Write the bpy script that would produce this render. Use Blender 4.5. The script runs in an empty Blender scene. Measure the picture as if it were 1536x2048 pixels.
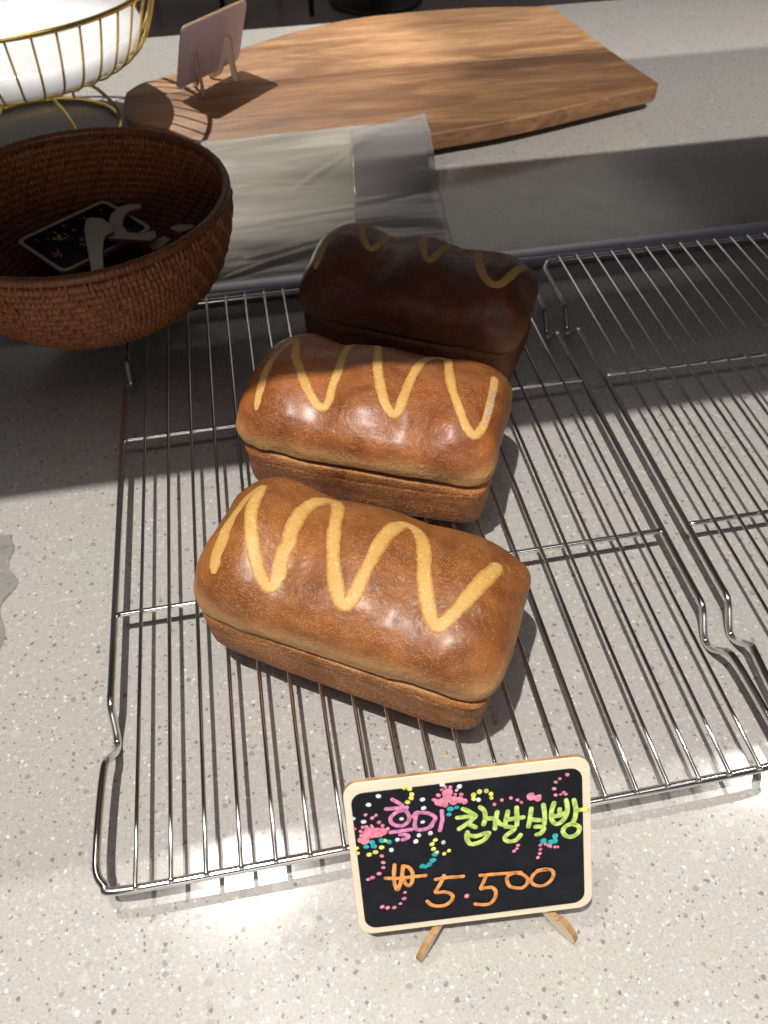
import bpy, bmesh, math, random
from mathutils import Vector, Matrix, noise
from mathutils.bvhtree import BVHTree
PI = math.pi
SC = bpy.context.scene
COL = SC.collection

# ------------------------------------------------------------------ camera, world, lamps, exposure
cam_d = bpy.data.cameras.new('camera')
cam = bpy.data.objects.new('camera', cam_d); COL.objects.link(cam)
cam_d.sensor_fit = 'VERTICAL'; cam_d.sensor_height = 36.0; cam_d.sensor_width = 27.0
cam_d.lens = 1592.23 / 2048 * 36.0
cam_d.clip_start = 0.01; cam_d.clip_end = 60
cam.matrix_world = Matrix(((0.98370, 0.14514, -0.10616, 0.1064), (-0.17921, 0.74236, -0.64559, -0.1193),
                           (-0.01489, 0.65409, 0.75627, 0.3799), (0, 0, 0, 1)))
cam_d.dof.use_dof = True; cam_d.dof.focus_distance = 0.40; cam_d.dof.aperture_fstop = 15.0
SC.camera = cam

w = bpy.data.worlds.new('World'); SC.world = w; w.use_nodes = True
bg = w.node_tree.nodes['Background']; bg.inputs[0].default_value = (0.95, 0.93, 1.0, 1); bg.inputs[1].default_value = 0.058

def spot(name, loc, aim, power, size_deg, blend, radius, color=(1, .96, .90)):
    d = bpy.data.lights.new(name, 'SPOT'); d.energy = power; d.spot_size = math.radians(size_deg); d.spot_blend = blend
    d.shadow_soft_size = radius; d.color = color
    o = bpy.data.objects.new(name, d); COL.objects.link(o); o.location = loc
    o.rotation_euler = (Vector(aim) - Vector(loc)).to_track_quat('-Z', 'Y').to_euler()
    return o
spot('track_spotlight', (-.13, -.19, 1.5), (.16, .06, 0), 102, 40, .35, .012)           # over the front of the racks
spot('track_spotlight', (-.20, .42, 1.5), (.12, -.08, 0), 28, 27, .3, .010)             # second track, seen as the bright glint on the stone
spot('track_spotlight', (1.095, .43, 1.5), (.42, -.04, 0), 20, 27, .3, .010)            # the next one along the second track
spot('track_spotlight', (1.15, -.19, 1.5), (.72, .86, 0), 125, 36, .5, .009)             # over the back of the counter at the right
spot('track_spotlight', (-.31, 1.57, 1.5), (.01, .935, 0), 165, 25, .45, .010)            # over the back of the counter at the left
spot('track_spotlight', (.90, -.75, 1.5), (.66, 1.14, 0), 190, 24, .4, .012)
flo_d = bpy.data.lights.new('overhead_fill', 'AREA'); flo_d.shape = 'RECTANGLE'; flo_d.size = 4; flo_d.size_y = 2.0; flo_d.energy = 17; flo_d.color = (1, .90, .80)
flo = bpy.data.objects.new('overhead_fill', flo_d); COL.objects.link(flo); flo.location = (.6, 4.4, 1.7)  # added lamp, out of view, to brighten the floor behind the counter
front_fill_d = bpy.data.lights.new('front_fill_light', 'AREA'); front_fill_d.shape = 'RECTANGLE'; front_fill_d.size = 1.8; front_fill_d.size_y = .8; front_fill_d.energy = 7.5; front_fill_d.color = (1, .95, .92)
front_fill = bpy.data.objects.new('front_fill_light', front_fill_d); COL.objects.link(front_fill); front_fill.location = (.15, -2.3, .60); front_fill.rotation_euler = (math.radians(83), 0, 0)      # added fill lamp, low behind the viewer, to brighten front faces
pan_d = bpy.data.lights.new('overhead_fill', 'AREA'); pan_d.shape = 'RECTANGLE'; pan_d.size = 1.5; pan_d.size_y = .40
pan_d.energy = 6.0; pan_d.color = (1, .92, .94)
pan = bpy.data.objects.new('overhead_fill', pan_d); COL.objects.link(pan); pan.location = (.15, -.30, 1.54)  # added soft panel overhead, lifts and softens the shadows on the racks

SC.view_settings.view_transform = 'Standard'; SC.view_settings.look = 'None'
SC.view_settings.exposure = 0; SC.view_settings.gamma = 1
SC.render.engine = 'CYCLES'
try:
    SC.cycles.use_denoising = True; SC.cycles.max_bounces = 8; SC.cycles.caustics_reflective = False; SC.cycles.sample_clamp_indirect = 4
except Exception: pass

# ------------------------------------------------------------------ helpers
def link(name, verts, faces, m=None, parent=None, smooth=True):
    me = bpy.data.meshes.new(name); me.from_pydata([tuple(v) for v in verts], [], faces); me.validate(); me.update()
    if smooth: me.polygons.foreach_set('use_smooth', [True] * len(me.polygons))
    if m: me.materials.append(m)
    o = bpy.data.objects.new(name, me); COL.objects.link(o)
    if parent is not None: o.parent = parent
    return o
def linkme(name, me, parent=None):
    o = bpy.data.objects.new(name, me); COL.objects.link(o)
    if parent is not None: o.parent = parent
    return o
def bm_obj(name, bm, m, parent=None, smooth=True):
    me = bpy.data.meshes.new(name); bm.normal_update(); bm.to_mesh(me); bm.free()
    if smooth: me.polygons.foreach_set('use_smooth', [True] * len(me.polygons))
    if m: me.materials.append(m)
    return linkme(name, me, parent)
def tag(o, label=None, cat=None, group=None, kind=None):
    if label: o['label'] = label
    if cat: o['category'] = cat
    if group: o['group'] = group
    if kind: o['kind'] = kind
    return o
def thing(name, label, cat, loc=(0, 0, 0), rz=0., group=None):
    o = bpy.data.objects.new(name, None); COL.objects.link(o); o.empty_display_size = .02
    o.location = loc; o.rotation_euler = (0, 0, rz)
    return tag(o, label, cat, group)
def smooth_path(P, closed=False, sub=6):
    P = [Vector(p) for p in P]; n = len(P); out = []
    for i in range(n if closed else n - 1):
        g = (lambda k: P[(i + k) % n]) if closed else (lambda k: P[max(0, min(n - 1, i + k))])
        p0, p1, p2, p3 = g(-1), g(0), g(1), g(2)
        for k in range(sub):
            t = k / sub
            out.append(.5 * ((2 * p1) + (-p0 + p2) * t + (2 * p0 - 5 * p1 + 4 * p2 - p3) * t * t + (-p0 + 3 * p1 - 3 * p2 + p3) * t ** 3))
    if not closed: out.append(P[-1])
    return out
def tube(P, r, n=10, closed=False, caps=True, rad=None):
    P = [Vector(p) for p in P]; N = len(P); V = []; F = []
    T = []
    for i in range(N):
        a = P[(i - 1) % N] if (closed or i > 0) else P[0]; b = P[(i + 1) % N] if (closed or i < N - 1) else P[-1]
        T.append((b - a).normalized())
    up = Vector((0, 0, 1)) if abs(T[0].z) < .9 else Vector((1, 0, 0))
    nrm = (up - T[0] * up.dot(T[0])).normalized()
    for i in range(N):
        nrm = (nrm - T[i] * nrm.dot(T[i])).normalized(); bi = T[i].cross(nrm)
        rr = rad[i] if rad else r
        for k in range(n):
            a = 2 * PI * k / n; V.append(P[i] + (nrm * math.cos(a) + bi * math.sin(a)) * rr)
    for i in range(N if closed else N - 1):
        j = (i + 1) % N
        for k in range(n):
            l = (k + 1) % n; F.append((i * n + k, i * n + l, j * n + l, j * n + k))
    if caps and not closed:
        F.append(tuple(range(n - 1, -1, -1))); F.append(tuple((N - 1) * n + k for k in range(n)))
    return V, F
def join(parts):
    V = []; F = []
    for v, f in parts:
        o = len(V); V += list(v); F += [tuple(i + o for i in q) for q in f]
    return V, F
def round_rect(w, h, r, n=6, x0=0., y0=0.):
    P = []
    for cx, cy, a0 in ((w - r, r, -90), (w - r, h - r, 0), (r, h - r, 90), (r, r, 180)):
        for k in range(n + 1):
            a = math.radians(a0 + 90 * k / n); P.append((x0 + cx + r * math.cos(a), y0 + cy + r * math.sin(a)))
    return P
def prism(poly, z0, z1, bevel=0.0, seg=2):
    """a solid from a 2D outline, its rims bevelled"""
    bm = bmesh.new(); vs = [bm.verts.new((x, y, z0)) for x, y in poly]; f = bm.faces.new(vs)
    if f.normal.z > 0: f.normal_flip()
    bm.normal_update()
    r = bmesh.ops.extrude_face_region(bm, geom=[f]); up = [v for v in r['geom'] if isinstance(v, bmesh.types.BMVert)]
    bmesh.ops.translate(bm, verts=up, vec=(0, 0, z1 - z0)); bmesh.ops.recalc_face_normals(bm, faces=bm.faces)
    if bevel:
        E = [e for e in bm.edges if abs(e.verts[0].co.z - e.verts[1].co.z) < 1e-7 and len(e.link_faces) == 2 and any(abs(q.normal.z) > .9 for q in e.link_faces)]
        bmesh.ops.bevel(bm, geom=E, offset=bevel, segments=seg, profile=.5, affect='EDGES')
    return bm
def shade_flat_caps(o, ang=40):
    me = o.data
    try: me.set_sharp_from_angle(angle=math.radians(ang))
    except Exception: pass
def box(name, lo, hi, m, parent=None, bevel=0.0):
    bm = bmesh.new(); bmesh.ops.create_cube(bm, size=1)
    for v in bm.verts: v.co = Vector([lo[i] + (v.co[i] + .5) * (hi[i] - lo[i]) for i in range(3)])
    if bevel: bmesh.ops.bevel(bm, geom=list(bm.edges), offset=bevel, segments=3, profile=.5, affect='EDGES')
    o = bm_obj(name, bm, m, parent); shade_flat_caps(o); return o

# ------------------------------------------------------------------ node helpers
class NT:
    def __init__(s, name):
        s.m = bpy.data.materials.new(name); s.m.use_nodes = True; s.t = s.m.node_tree; s.b = s.t.nodes['Principled BSDF']
        s.tc = s.t.nodes.new('ShaderNodeTexCoord'); s.co = s.tc.outputs['Object']
    def n(s, typ, **kw):
        x = s.t.nodes.new(typ)
        for k, v in kw.items(): setattr(x, k, v)
        return x
    def l(s, a, b): s.t.links.new(a, b)
    def inp(s, node, i, v):
        if hasattr(v, 'is_linked') or isinstance(v, bpy.types.NodeSocket): s.l(v, node.inputs[i])
        else: node.inputs[i].default_value = v
    def noise(s, scale, detail=3, rough=.55, co=None, dist=0.):
        x = s.n('ShaderNodeTexNoise'); s.l(co or s.co, x.inputs['Vector']); x.inputs['Scale'].default_value = scale
        x.inputs['Detail'].default_value = detail; x.inputs['Roughness'].default_value = rough; x.inputs['Distortion'].default_value = dist
        return x.outputs['Fac']
    def vor(s, scale, co=None, rnd=1., feature='F1'):
        x = s.n('ShaderNodeTexVoronoi', feature=feature); s.l(co or s.co, x.inputs['Vector']); x.inputs['Scale'].default_value = scale
        x.inputs['Randomness'].default_value = rnd; return x
    def math(s, op, a, b=0., c=0.):
        x = s.n('ShaderNodeMath', operation=op); s.inp(x, 0, a); s.inp(x, 1, b)
        if op in ('MULTIPLY_ADD', 'SMOOTHSTEP', 'COMPARE'): s.inp(x, 2, c)
        return x.outputs[0]
    def ramp(s, v, lo, hi, a=0., b=1.):
        x = s.n('ShaderNodeMapRange', interpolation_type='SMOOTHSTEP'); s.inp(x, 0, v)
        for i, q in enumerate((lo, hi, a, b)): x.inputs[i + 1].default_value = q
        return x.outputs[0]
    def mix(s, f, a, b, mode='MIX'):
        x = s.n('ShaderNodeMix', data_type='RGBA', blend_type=mode); s.inp(x, 0, f)
        for i, q in ((6, a), (7, b)):
            if isinstance(q, bpy.types.NodeSocket): s.l(q, x.inputs[i])
            else: x.inputs[i].default_value = (*q, 1)
        return x.outputs[2]
    def scaled(s, v, rot=None):
        x = s.n('ShaderNodeMapping'); s.l(s.co, x.inputs[0]); x.inputs['Scale'].default_value = v
        if rot: x.inputs['Rotation'].default_value = rot
        return x.outputs[0]
    def sep(s, co=None):
        x = s.n('ShaderNodeSeparateXYZ'); s.l(co or s.co, x.inputs[0]); return x.outputs
    def bump(s, h, dist, strength=1.):
        x = s.n('ShaderNodeBump'); x.inputs['Strength'].default_value = strength; x.inputs['Distance'].default_value = dist
        s.l(h, x.inputs['Height']); s.l(x.outputs[0], s.b.inputs['Normal'])
    def set(s, **kw):
        for k, v in kw.items():
            i = s.b.inputs[k.replace('_', ' ')]
            if isinstance(v, bpy.types.NodeSocket): s.l(v, i)
            else: i.default_value = (*v, 1) if isinstance(v, tuple) and len(v) == 3 and i.type == 'RGBA' else v
        return s.m
def plain(name, col, rough=.5, metal=0., var=.12, scale=60, **kw):
    t = NT(name); f = t.ramp(t.noise(scale), .3, .7)
    c = t.mix(f, tuple(q * (1 - var) for q in col), tuple(min(1, q * (1 + var)) for q in col))
    return t.set(Base_Color=c, Roughness=rough, Metallic=metal, **kw)

# ------------------------------------------------------------------ materials
def counter_material():
    t = NT('speckled_quartz')
    warp = t.n('ShaderNodeVectorMath', operation='MULTIPLY_ADD'); nz = t.n('ShaderNodeTexNoise'); t.l(t.co, nz.inputs['Vector'])
    nz.inputs['Scale'].default_value = 420; nz.inputs['Detail'].default_value = 2
    t.l(nz.outputs['Color'], warp.inputs[0]); warp.inputs[1].default_value = (.0022,) * 3; t.l(t.co, warp.inputs[2])
    wc = warp.outputs[0]
    base = t.mix(t.ramp(t.noise(9, 3), .35, .65), (.555, .530, .505), (.525, .530, .500))
    base = t.mix(t.ramp(t.noise(16, 2), .52, .70, 0, .55), base, (.565, .515, .505))
    base = t.mix(t.ramp(t.noise(900, 3, .7), .36, .66, 0, .55), base, (.38, .365, .345))
    base = t.mix(t.ramp(t.noise(330, 3, .6), .54, .70, 0, .75), base, (.70, .685, .66))
    base = t.mix(t.ramp(t.noise(480, 2, .6), .58, .70, 0, .5), base, (.34, .325, .31))
    def chips(scale, frac, size, col, amt, soft=.35):
        nonlocal base
        v = t.vor(scale, wc); keep = t.math('LESS_THAN', t.sep(v.outputs['Color'])[0], frac)
        sz = t.math('MULTIPLY', t.math('ADD', t.sep(v.outputs['Color'])[1], .35), size)
        d = t.math('DIVIDE', v.outputs['Distance'], sz)
        m = t.ramp(d, 1. - soft, 1., 1, 0); f = t.math('MULTIPLY', t.math('MULTIPLY', m, keep), amt)
        base = t.mix(f, base, col)
    chips(95, .14, .34, (.64, .64, .625), .5, .6)
    chips(120, .10, .26, (.38, .365, .355), .65)
    chips(210, .13, .30, (.30, .282, .265), .75)
    chips(330, .14, .34, (.20, .185, .172), .8)
    chips(560, .12, .36, (.22, .205, .19), .8)
    chips(430, .09, .36, (.80, .80, .79), .9)
    base = t.mix(1., base, (.90, .885, .86), 'MULTIPLY')
    t.bump(t.noise(70, 2), .0004, .12)
    return t.set(Base_Color=base, Roughness=t.ramp(t.noise(40, 3), .3, .7, .145, .185), Specular_IOR_Level=.62)
def bread_material(seed):
    t = NT('brown_bread_crust'); x, y, z = t.sep()
    warm = {1: .0, 2: .55, 3: .5}[seed]
    n1 = t.ramp(t.noise(22, 5, .65), .33, .67); n2 = t.ramp(t.noise(70, 4, .65), .35, .68)
    col = t.mix(n1, tuple(p + (q - p) * warm for p, q in zip((.195, .060, .013), (.20, .046, .011))), tuple(p + (q - p) * warm for p, q in zip((.39, .138, .031), (.41, .108, .024))))
    col = t.mix(t.math('MULTIPLY', n2, .5), col, (.44, .158, .038))
    zz = t.math('ADD', z, t.math('MULTIPLY', t.math('SUBTRACT', t.noise(34, 4, .6), .5), .016))
    # pale stretched crust above the seam and in the middle of the pan side
    band = t.math('MULTIPLY', t.ramp(zz, .033, .0375), t.ramp(zz, .042, .054, 1, 0))
    col = t.mix(t.math('MULTIPLY', band, .95), col, (.56, .305, .125))
    low = t.math('MULTIPLY', t.ramp(zz, .012, .022), t.ramp(zz, .031, .036, 1, 0))
    col = t.mix(t.math('MULTIPLY', t.math('MULTIPLY', low, t.ramp(t.noise(20, 3), .40, .60)), .55), col, (.47, .19, .058))
    pan = t.ramp(zz, .008, .018, .6, 0)
    col = t.mix(pan, col, (.29, .082, .026))
    # fine pale flecks of flour and blisters, drawn out along the crust
    st = t.scaled((1, 1.7, 1.7), (.3, .2, .5)); v = t.vor(760, st)
    fl = t.math('MULTIPLY', t.ramp(v.outputs['Distance'], .24, .52, 1, 0), t.math('LESS_THAN', t.sep(v.outputs['Color'])[0], .62))
    lowfl = t.ramp(zz, .038, .056, 1., .28)
    col = t.mix(t.math('MULTIPLY', t.math('MULTIPLY', fl, lowfl), t.ramp(t.noise(38, 3), .36, .58, .35, 1)), col, (.68, .40, .155))
    v3 = t.vor(300, st); fl3 = t.math('MULTIPLY', t.ramp(v3.outputs['Distance'], .10, .30, 1, 0), t.math('LESS_THAN', t.sep(v3.outputs['Color'])[2], .22))
    col = t.mix(t.math('MULTIPLY', fl3, .35), col, (.58, .32, .13))
    v2 = t.vor(640, st); pit = t.math('MULTIPLY', t.ramp(v2.outputs['Distance'], .12, .38, 1, 0), t.math('LESS_THAN', t.sep(v2.outputs['Color'])[1], .32))
    col = t.mix(t.math('MULTIPLY', pit, .6), col, (.15, .042, .012))
    if seed == 3: col = t.mix(1., col, (.42, .36, .38), 'MULTIPLY')      # shelf shadow deepened in the crust colour of the back loaf
    top = t.ramp(zz, .046, .062)
    rough = t.math('ADD', t.math('MULTIPLY', top, -.22), t.ramp(t.noise(110, 4, .7), .3, .7, .50, .72))
    h = t.math('ADD', t.math('MULTIPLY', t.noise(300, 5, .65), .6), t.math('MULTIPLY', t.noise(75, 3), .9))
    h = t.math('ADD', h, t.math('MULTIPLY', fl, .16)); wr = t.noise(150, 3, .6, t.scaled((1, .45, 1)), .8); h = t.math('ADD', h, t.math('MULTIPLY', t.math('MULTIPLY', wr, t.ramp(t.noise(20, 2), .45, .6)), .9))
    t.bump(h, .0014, .62)
    return t.set(Base_Color=col, Roughness=rough, Specular_IOR_Level=.45, Coat_Weight=t.math('MULTIPLY', top, t.ramp(t.noise(30, 3), .3, .65, .16, .48)), Coat_Roughness=.31)
def custard_material():
    t = NT('baked_custard_stripe')
    at = t.n('ShaderNodeAttribute', attribute_name='rim'); rim = t.math('ADD', at.outputs['Fac'], t.math('MULTIPLY', t.math('SUBTRACT', t.noise(500, 3, .7), .5), .9))
    c = t.mix(t.ramp(t.noise(60, 3), .3, .7), (.63, .355, .090), (.70, .435, .135))
    c = t.mix(t.ramp(t.noise(520, 2, .7), .55, .70, 0, .6), c, (.78, .60, .31))
    c = t.mix(t.ramp(t.noise(900, 2, .7), .58, .68, 0, .6), c, (.48, .22, .06))
    c = t.mix(t.ramp(rim, .38, 1.0, 0, .92), c, (.46, .20, .050))
    t.bump(t.noise(420, 4, .65), .0007, .5)
    return t.set(Base_Color=c, Roughness=.5, Specular_IOR_Level=.4)
def wood_material(name, c0, c1, c2, axis='x', ring=1., rough=.5, knots=True):
    t = NT(name)
    st = t.scaled((2.2, 26, 26) if axis == 'x' else (26, 2.2, 26))
    a = t.noise(3.0 * ring, 6, .62, st, .7); b = t.noise(13 * ring, 4, .6, st, .3)
    c = t.mix(t.ramp(a, .36, .64), c0, c1); c = t.mix(t.ramp(b, .45, .68, 0, .85), c, c2); c = t.mix(t.ramp(t.noise(5.5, 4, .6, t.scaled((.8, 4.5, 4)), .8), .46, .62, 0, .8), c, tuple(q * .80 for q in c2))
    if knots:
        k = t.noise(1.0, 3, .5, t.scaled((9, 26, 9)), .6); c = t.mix(t.ramp(k, .60, .76, 0, .7), c, tuple(q * .55 for q in c2))
    fine = t.noise(90, 2, .6, st); c = t.mix(t.ramp(fine, .52, .66, 0, .35), c, tuple(q * .6 for q in c2))
    t.bump(fine, .0003, .25)
    return t.set(Base_Color=c, Roughness=rough, Specular_IOR_Level=.4)
def ply_material():
    t = NT('birch_plywood'); st = t.scaled((30, 300, 60))
    c = t.mix(t.ramp(t.noise(2, 4, .6, st), .3, .7), (.78, .66, .48), (.84, .73, .57))
    return t.set(Base_Color=c, Roughness=.6)
def burnt_material():
    t = NT('laser_burnt_edge'); c = t.mix(t.ramp(t.noise(160, 3), .3, .7), (.33, .17, .06), (.52, .32, .14))
    return t.set(Base_Color=c, Roughness=.6)
def rattan_material(name, a, b, c):
    t = NT(name); col = t.mix(t.ramp(t.noise(55, 4, .6), .3, .7), a, b)
    col = t.mix(t.ramp(t.noise(260, 3, .6), .5, .72, 0, .7), col, c)
    t.bump(t.noise(700, 3), .0004, .5)
    return t.set(Base_Color=col, Roughness=.34, Specular_IOR_Level=.5)
def film_material(name, alpha, rough, col):
    t = NT(name); f = t.noise(5, 3, .5, t.scaled((1, 3, 1)))
    st = t.scaled((1.0, 6, 1), (0, 0, .18)); w2 = t.noise(6, 3, .5, st, .8)
    h_ = t.math('ADD', w2, t.math('MULTIPLY', t.noise(20, 2, .5, st), .15)); t.bump(h_, .007, .25)
    a_ = t.ramp(w2, .35, .70, alpha * .8, min(1., alpha * 1.35))
    return t.set(Base_Color=t.mix(t.ramp(f, .3, .7), col, tuple(q * 1.12 for q in col)), Roughness=rough, Alpha=a_, Specular_IOR_Level=.8, Coat_Weight=.8, Coat_Roughness=rough * .9, Coat_IOR=1.6)
def floor_material():
    t = NT('dark_floor'); c = t.mix(t.ramp(t.noise(1.3, 4), .35, .65), (.16, .128, .110), (.28, .23, .20))
    c = t.mix(t.ramp(t.noise(3, 3, .6, t.scaled((.6, 3, 1))), .5, .7, 0, .6), c, (.22, .18, .155))
    return t.set(Base_Color=c, Roughness=.30)

M = {}
M['counter'] = counter_material()
M['chrome'] = plain('polished_chrome_wire', (.74, .73, .71), .17, 1., .05, 90)
M['custard'] = custard_material()
M['rattan'] = rattan_material('red_brown_rattan', (.27, .090, .028), (.37, .135, .044), (.15, .044, .014))
M['rattan_rim'] = rattan_material('dark_rattan', (.20, .072, .028), (.27, .104, .040), (.12, .040, .016))
M['gold'] = plain('gold_plated_wire', (.90, .68, .24), .20, 1., .08, 120)
M['dish'] = plain('white_glazed_ceramic', (.86, .88, .91), .18, 0., .02, 20, Subsurface_Weight=1.0, Subsurface_Radius=(1., 1., 1.), Subsurface_Scale=.03)
M['ply'] = ply_material(); M['burnt'] = burnt_material()
M['pale_back'] = plain('pale_lilac_painted_plywood', (.64, .58, .70), .6, 0., .05, 60)
def chalk_material():
    t = NT('black_chalkboard'); c = t.mix(t.ramp(t.noise(60, 4, .65), .45, .75), (.006, .007, .011), (.014, .016, .022))
    c = t.mix(t.ramp(t.noise(900, 2), .72, .80, 0, .5), c, (.16, .16, .18))
    return t.set(Base_Color=c, Roughness=.5, Specular_IOR_Level=.22)
M['chalk'] = chalk_material()
INK = {'pink': (.66, .23, .42), 'rose': (.84, .24, .34), 'green': (.50, .64, .155), 'yellow': (.76, .78, .16), 'orange': (.77, .30, .085), 'teal': (.02, .40, .42), 'white': (.76, .78, .86)}
for k, v in INK.items(): M[k] = plain(k + '_paint_marker', v, .5, 0., .32, 420)
M['sugar'] = plain('mauve_sugar_bloom', (.55, .40, .36), .6, 0., .25, 900)
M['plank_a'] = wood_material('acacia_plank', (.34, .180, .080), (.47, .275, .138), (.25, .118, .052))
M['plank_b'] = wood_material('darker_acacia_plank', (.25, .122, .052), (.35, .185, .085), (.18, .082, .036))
M['film'] = film_material('clear_plastic_film', .58, .20, (.56, .52, .44))
M['film_b'] = film_material('milky_plastic_film', .40, .22, (.38, .35, .345))
M['wrap'] = film_material('grey_crumpled_wrap', .50, .28, (.34, .33, .30))
M['rail'] = plain('brushed_aluminium', (.50, .52, .58), .34, .85, .05, 40)
M['floor'] = floor_material()
M['black'] = plain('black_painted_steel', (.012, .011, .012), .45, 0., .2, 20)
M['shelf'] = plain('dark_stained_board', (.035, .030, .028), .6, 0., .15, 10)
# ------------------------------------------------------------------ the setting
box('floor', (-6, -3, -.90), (7, 10, -.85), M['floor'])
bpy.data.objects['floor']['kind'] = 'structure'
ct = box('counter', (-1.4, -.70, -.04), (2.2, 1.08, 0), M['counter'], bevel=.003); ct['kind'] = 'structure'
rl = box('counter_rail', (-1.35, .450, .0005), (2.15, .4635, .0125), M['rail'], bevel=.0012); rl['kind'] = 'structure'
sh = box('overhead_shelf', (-1.4, .135, .42), (2.2, .401, .436), M['shelf'], bevel=.002); sh['kind'] = 'structure'

# ------------------------------------------------------------------ chairs and a table stand on the floor behind
def make_chair(loc, rz, label):
    t = thing('metal_chair', label, 'chair', loc, rz, 'chairs on the dark floor behind the counter')
    for sx in (-1, 1):
        for sy in (-1, 1):
            P = [(sx * .20, sy * .20, 0), (sx * .18, sy * .17, .45)]
            link('leg', *tube(P, .013, 8), M['black'], t)
    s = box('seat', (-.20, -.20, .45), (.20, .20, .475), M['black'], t, .008)
    link('backrest', *tube(smooth_path([(-.18, -.19, .46), (-.18, -.24, .80), (0, -.25, .86), (.18, -.24, .80), (.18, -.19, .46)]), .012, 8), M['black'], t)
    return t
make_chair((.62, 4.12, -.85), .3, 'black thin-legged metal chair on the dark floor right of the small sign')
make_chair((-.05, 4.05, -.85), -.2, 'black thin-legged metal chair on the dark floor behind the gold basket')
tb = thing('pedestal_table', 'black round pedestal table base on the dark floor behind the cutting board', 'table', (.80, 4.0, -.85))
def lathe(prof, n=48):
    V = []; F = []
    for r, z in prof:
        for k in range(n): a = 2 * PI * k / n; V.append((r * math.cos(a), r * math.sin(a), z))
    for i in range(len(prof) - 1):
        for k in range(n): l = (k + 1) % n; F.append((i * n + k, i * n + l, (i + 1) * n + l, (i + 1) * n + k))
    return V, F
link('foot', *lathe([(.001, .03), (.05, .03), (.20, .018), (.215, .008), (.215, 0)]), M['black'], tb)
link('column', *tube([(0, 0, .02), (0, 0, .71)], .035, 14), M['black'], tb)
link('tabletop', *lathe([(.001, .745), (.345, .745), (.35, .74), (.35, .715), (.345, .71), (.001, .71)]), M['black'], tb)

# ------------------------------------------------------------------ cooling racks
RW, RD = .315, .431
WZ, FZ, CZ = .0205, .0175, .0181
def rack_meshes():
    R = .0020; foot = .0022
    f1, f2 = .0765, .3535
    def side(x, s):       # from front to back, s = outward sign
        return [(x + s * .0028, .012), (x + s * .0022, .040), (x + s * .0012, .0575), (x, .0640)], None
    def rail(x, s, rev):
        L = [(x + s * .0030, .018, FZ), (x + s * .0026, .040, FZ), (x + s * .0016, .0570, FZ), (x + s * .0006, .0625, FZ - .0020), (x, .0705, foot + .0035), (x, .0765, foot),
             (x, .0815, foot + .0030), (x, .0885, FZ - .0030), (x, .0935, FZ), (x, .105, FZ), (x, .16, FZ), (x, .215, FZ), (x, .27, FZ), (x, .325, FZ), (x, .3365, FZ), (x, .3415, FZ - .003),
             (x, .3485, foot + .003), (x, .3535, foot), (x, .3595, foot + .0035), (x, .3675, FZ - .002), (x, .373, FZ), (x, .390, FZ), (x, .415, FZ)]
        return L[::-1] if rev else L
    rc = .014
    def corner(cx, cy, a0):
        return [(cx + rc * math.cos(math.radians(a0 + d)), cy + rc * math.sin(math.radians(a0 + d)), FZ) for d in (15, 45, 75)]
    P = rail(0, -1, False)
    P += corner(rc, RD - rc, 180)[::1] if False else [(rc + rc * math.cos(math.radians(a)), RD - rc + rc * math.sin(math.radians(a)), FZ) for a in (160, 135, 110)]
    P += [(.05, RD, FZ), (.16, RD, FZ), (.265, RD, FZ)]
    P += [(RW - rc + rc * math.cos(math.radians(a)), RD - rc + rc * math.sin(math.radians(a)), FZ) for a in (70, 45, 20)]
    P += rail(RW, 1, True)
    P += [(RW + .003 - rc + rc * math.cos(math.radians(a)), rc + rc * math.sin(math.radians(a)), FZ) for a in (-20, -45, -70)]
    P += [(.265, 0, FZ), (.16, 0, FZ), (.05, 0, FZ)]
    P += [(rc - .003 + rc * math.cos(math.radians(a)), rc + rc * math.sin(math.radians(a)), FZ) for a in (-110, -135, -160)]
    fr = tube(smooth_path(P, True, 5), R, 12, closed=True)
    # the end of each thin wire, just over the rail
    wr = tube([(0, -.0012, WZ - .0006), (0, .0005, WZ), (0, .03, WZ), (0, RD * .5, WZ), (0, RD - .0005, WZ), (0, RD + .0012, WZ - .0006)], .00108, 8)
    cb = tube([(.0008, 0, FZ + .0003), (.004, 0, CZ - .0001), (RW * .5, 0, CZ), (RW - .004, 0, CZ - .0001), (RW - .0008, 0, FZ + .0003)], .00165, 10)
    return fr, wr, cb
_fr, _wr, _cb = rack_meshes()
def make_rack(loc, rz, label, first=None):
    t = thing('cooling_rack', label, 'cooling rack', loc, rz, 'chrome wire cooling racks side by side')
    if first is None:
        link('frame', *_fr, M['chrome'], t)
        for i in range(20):
            o = link('wire', *_wr, M['chrome'], t) if i == 0 else linkme('wire', wm, t)
            wm = o.data; o.location = ((i + 1) * .015, 0, 0)
        for i, y in enumerate((.1445, .2835)):
            o = link('crossbar', *_cb, M['chrome'], t) if i == 0 else linkme('crossbar', cm, t)
            cm = o.data; o.location = (0, y, 0)
    else:
        for c in first.children:
            d = c.copy(); COL.objects.link(d); d.parent = t
    return t
rack = make_rack((0, 0, 0), 0, 'chrome wire cooling rack carrying the three brown loaves')
rack2 = make_rack((.3300, .0015, 0), math.radians(-.3), 'empty chrome wire cooling rack cut off by the right edge of the photo', rack)

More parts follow.
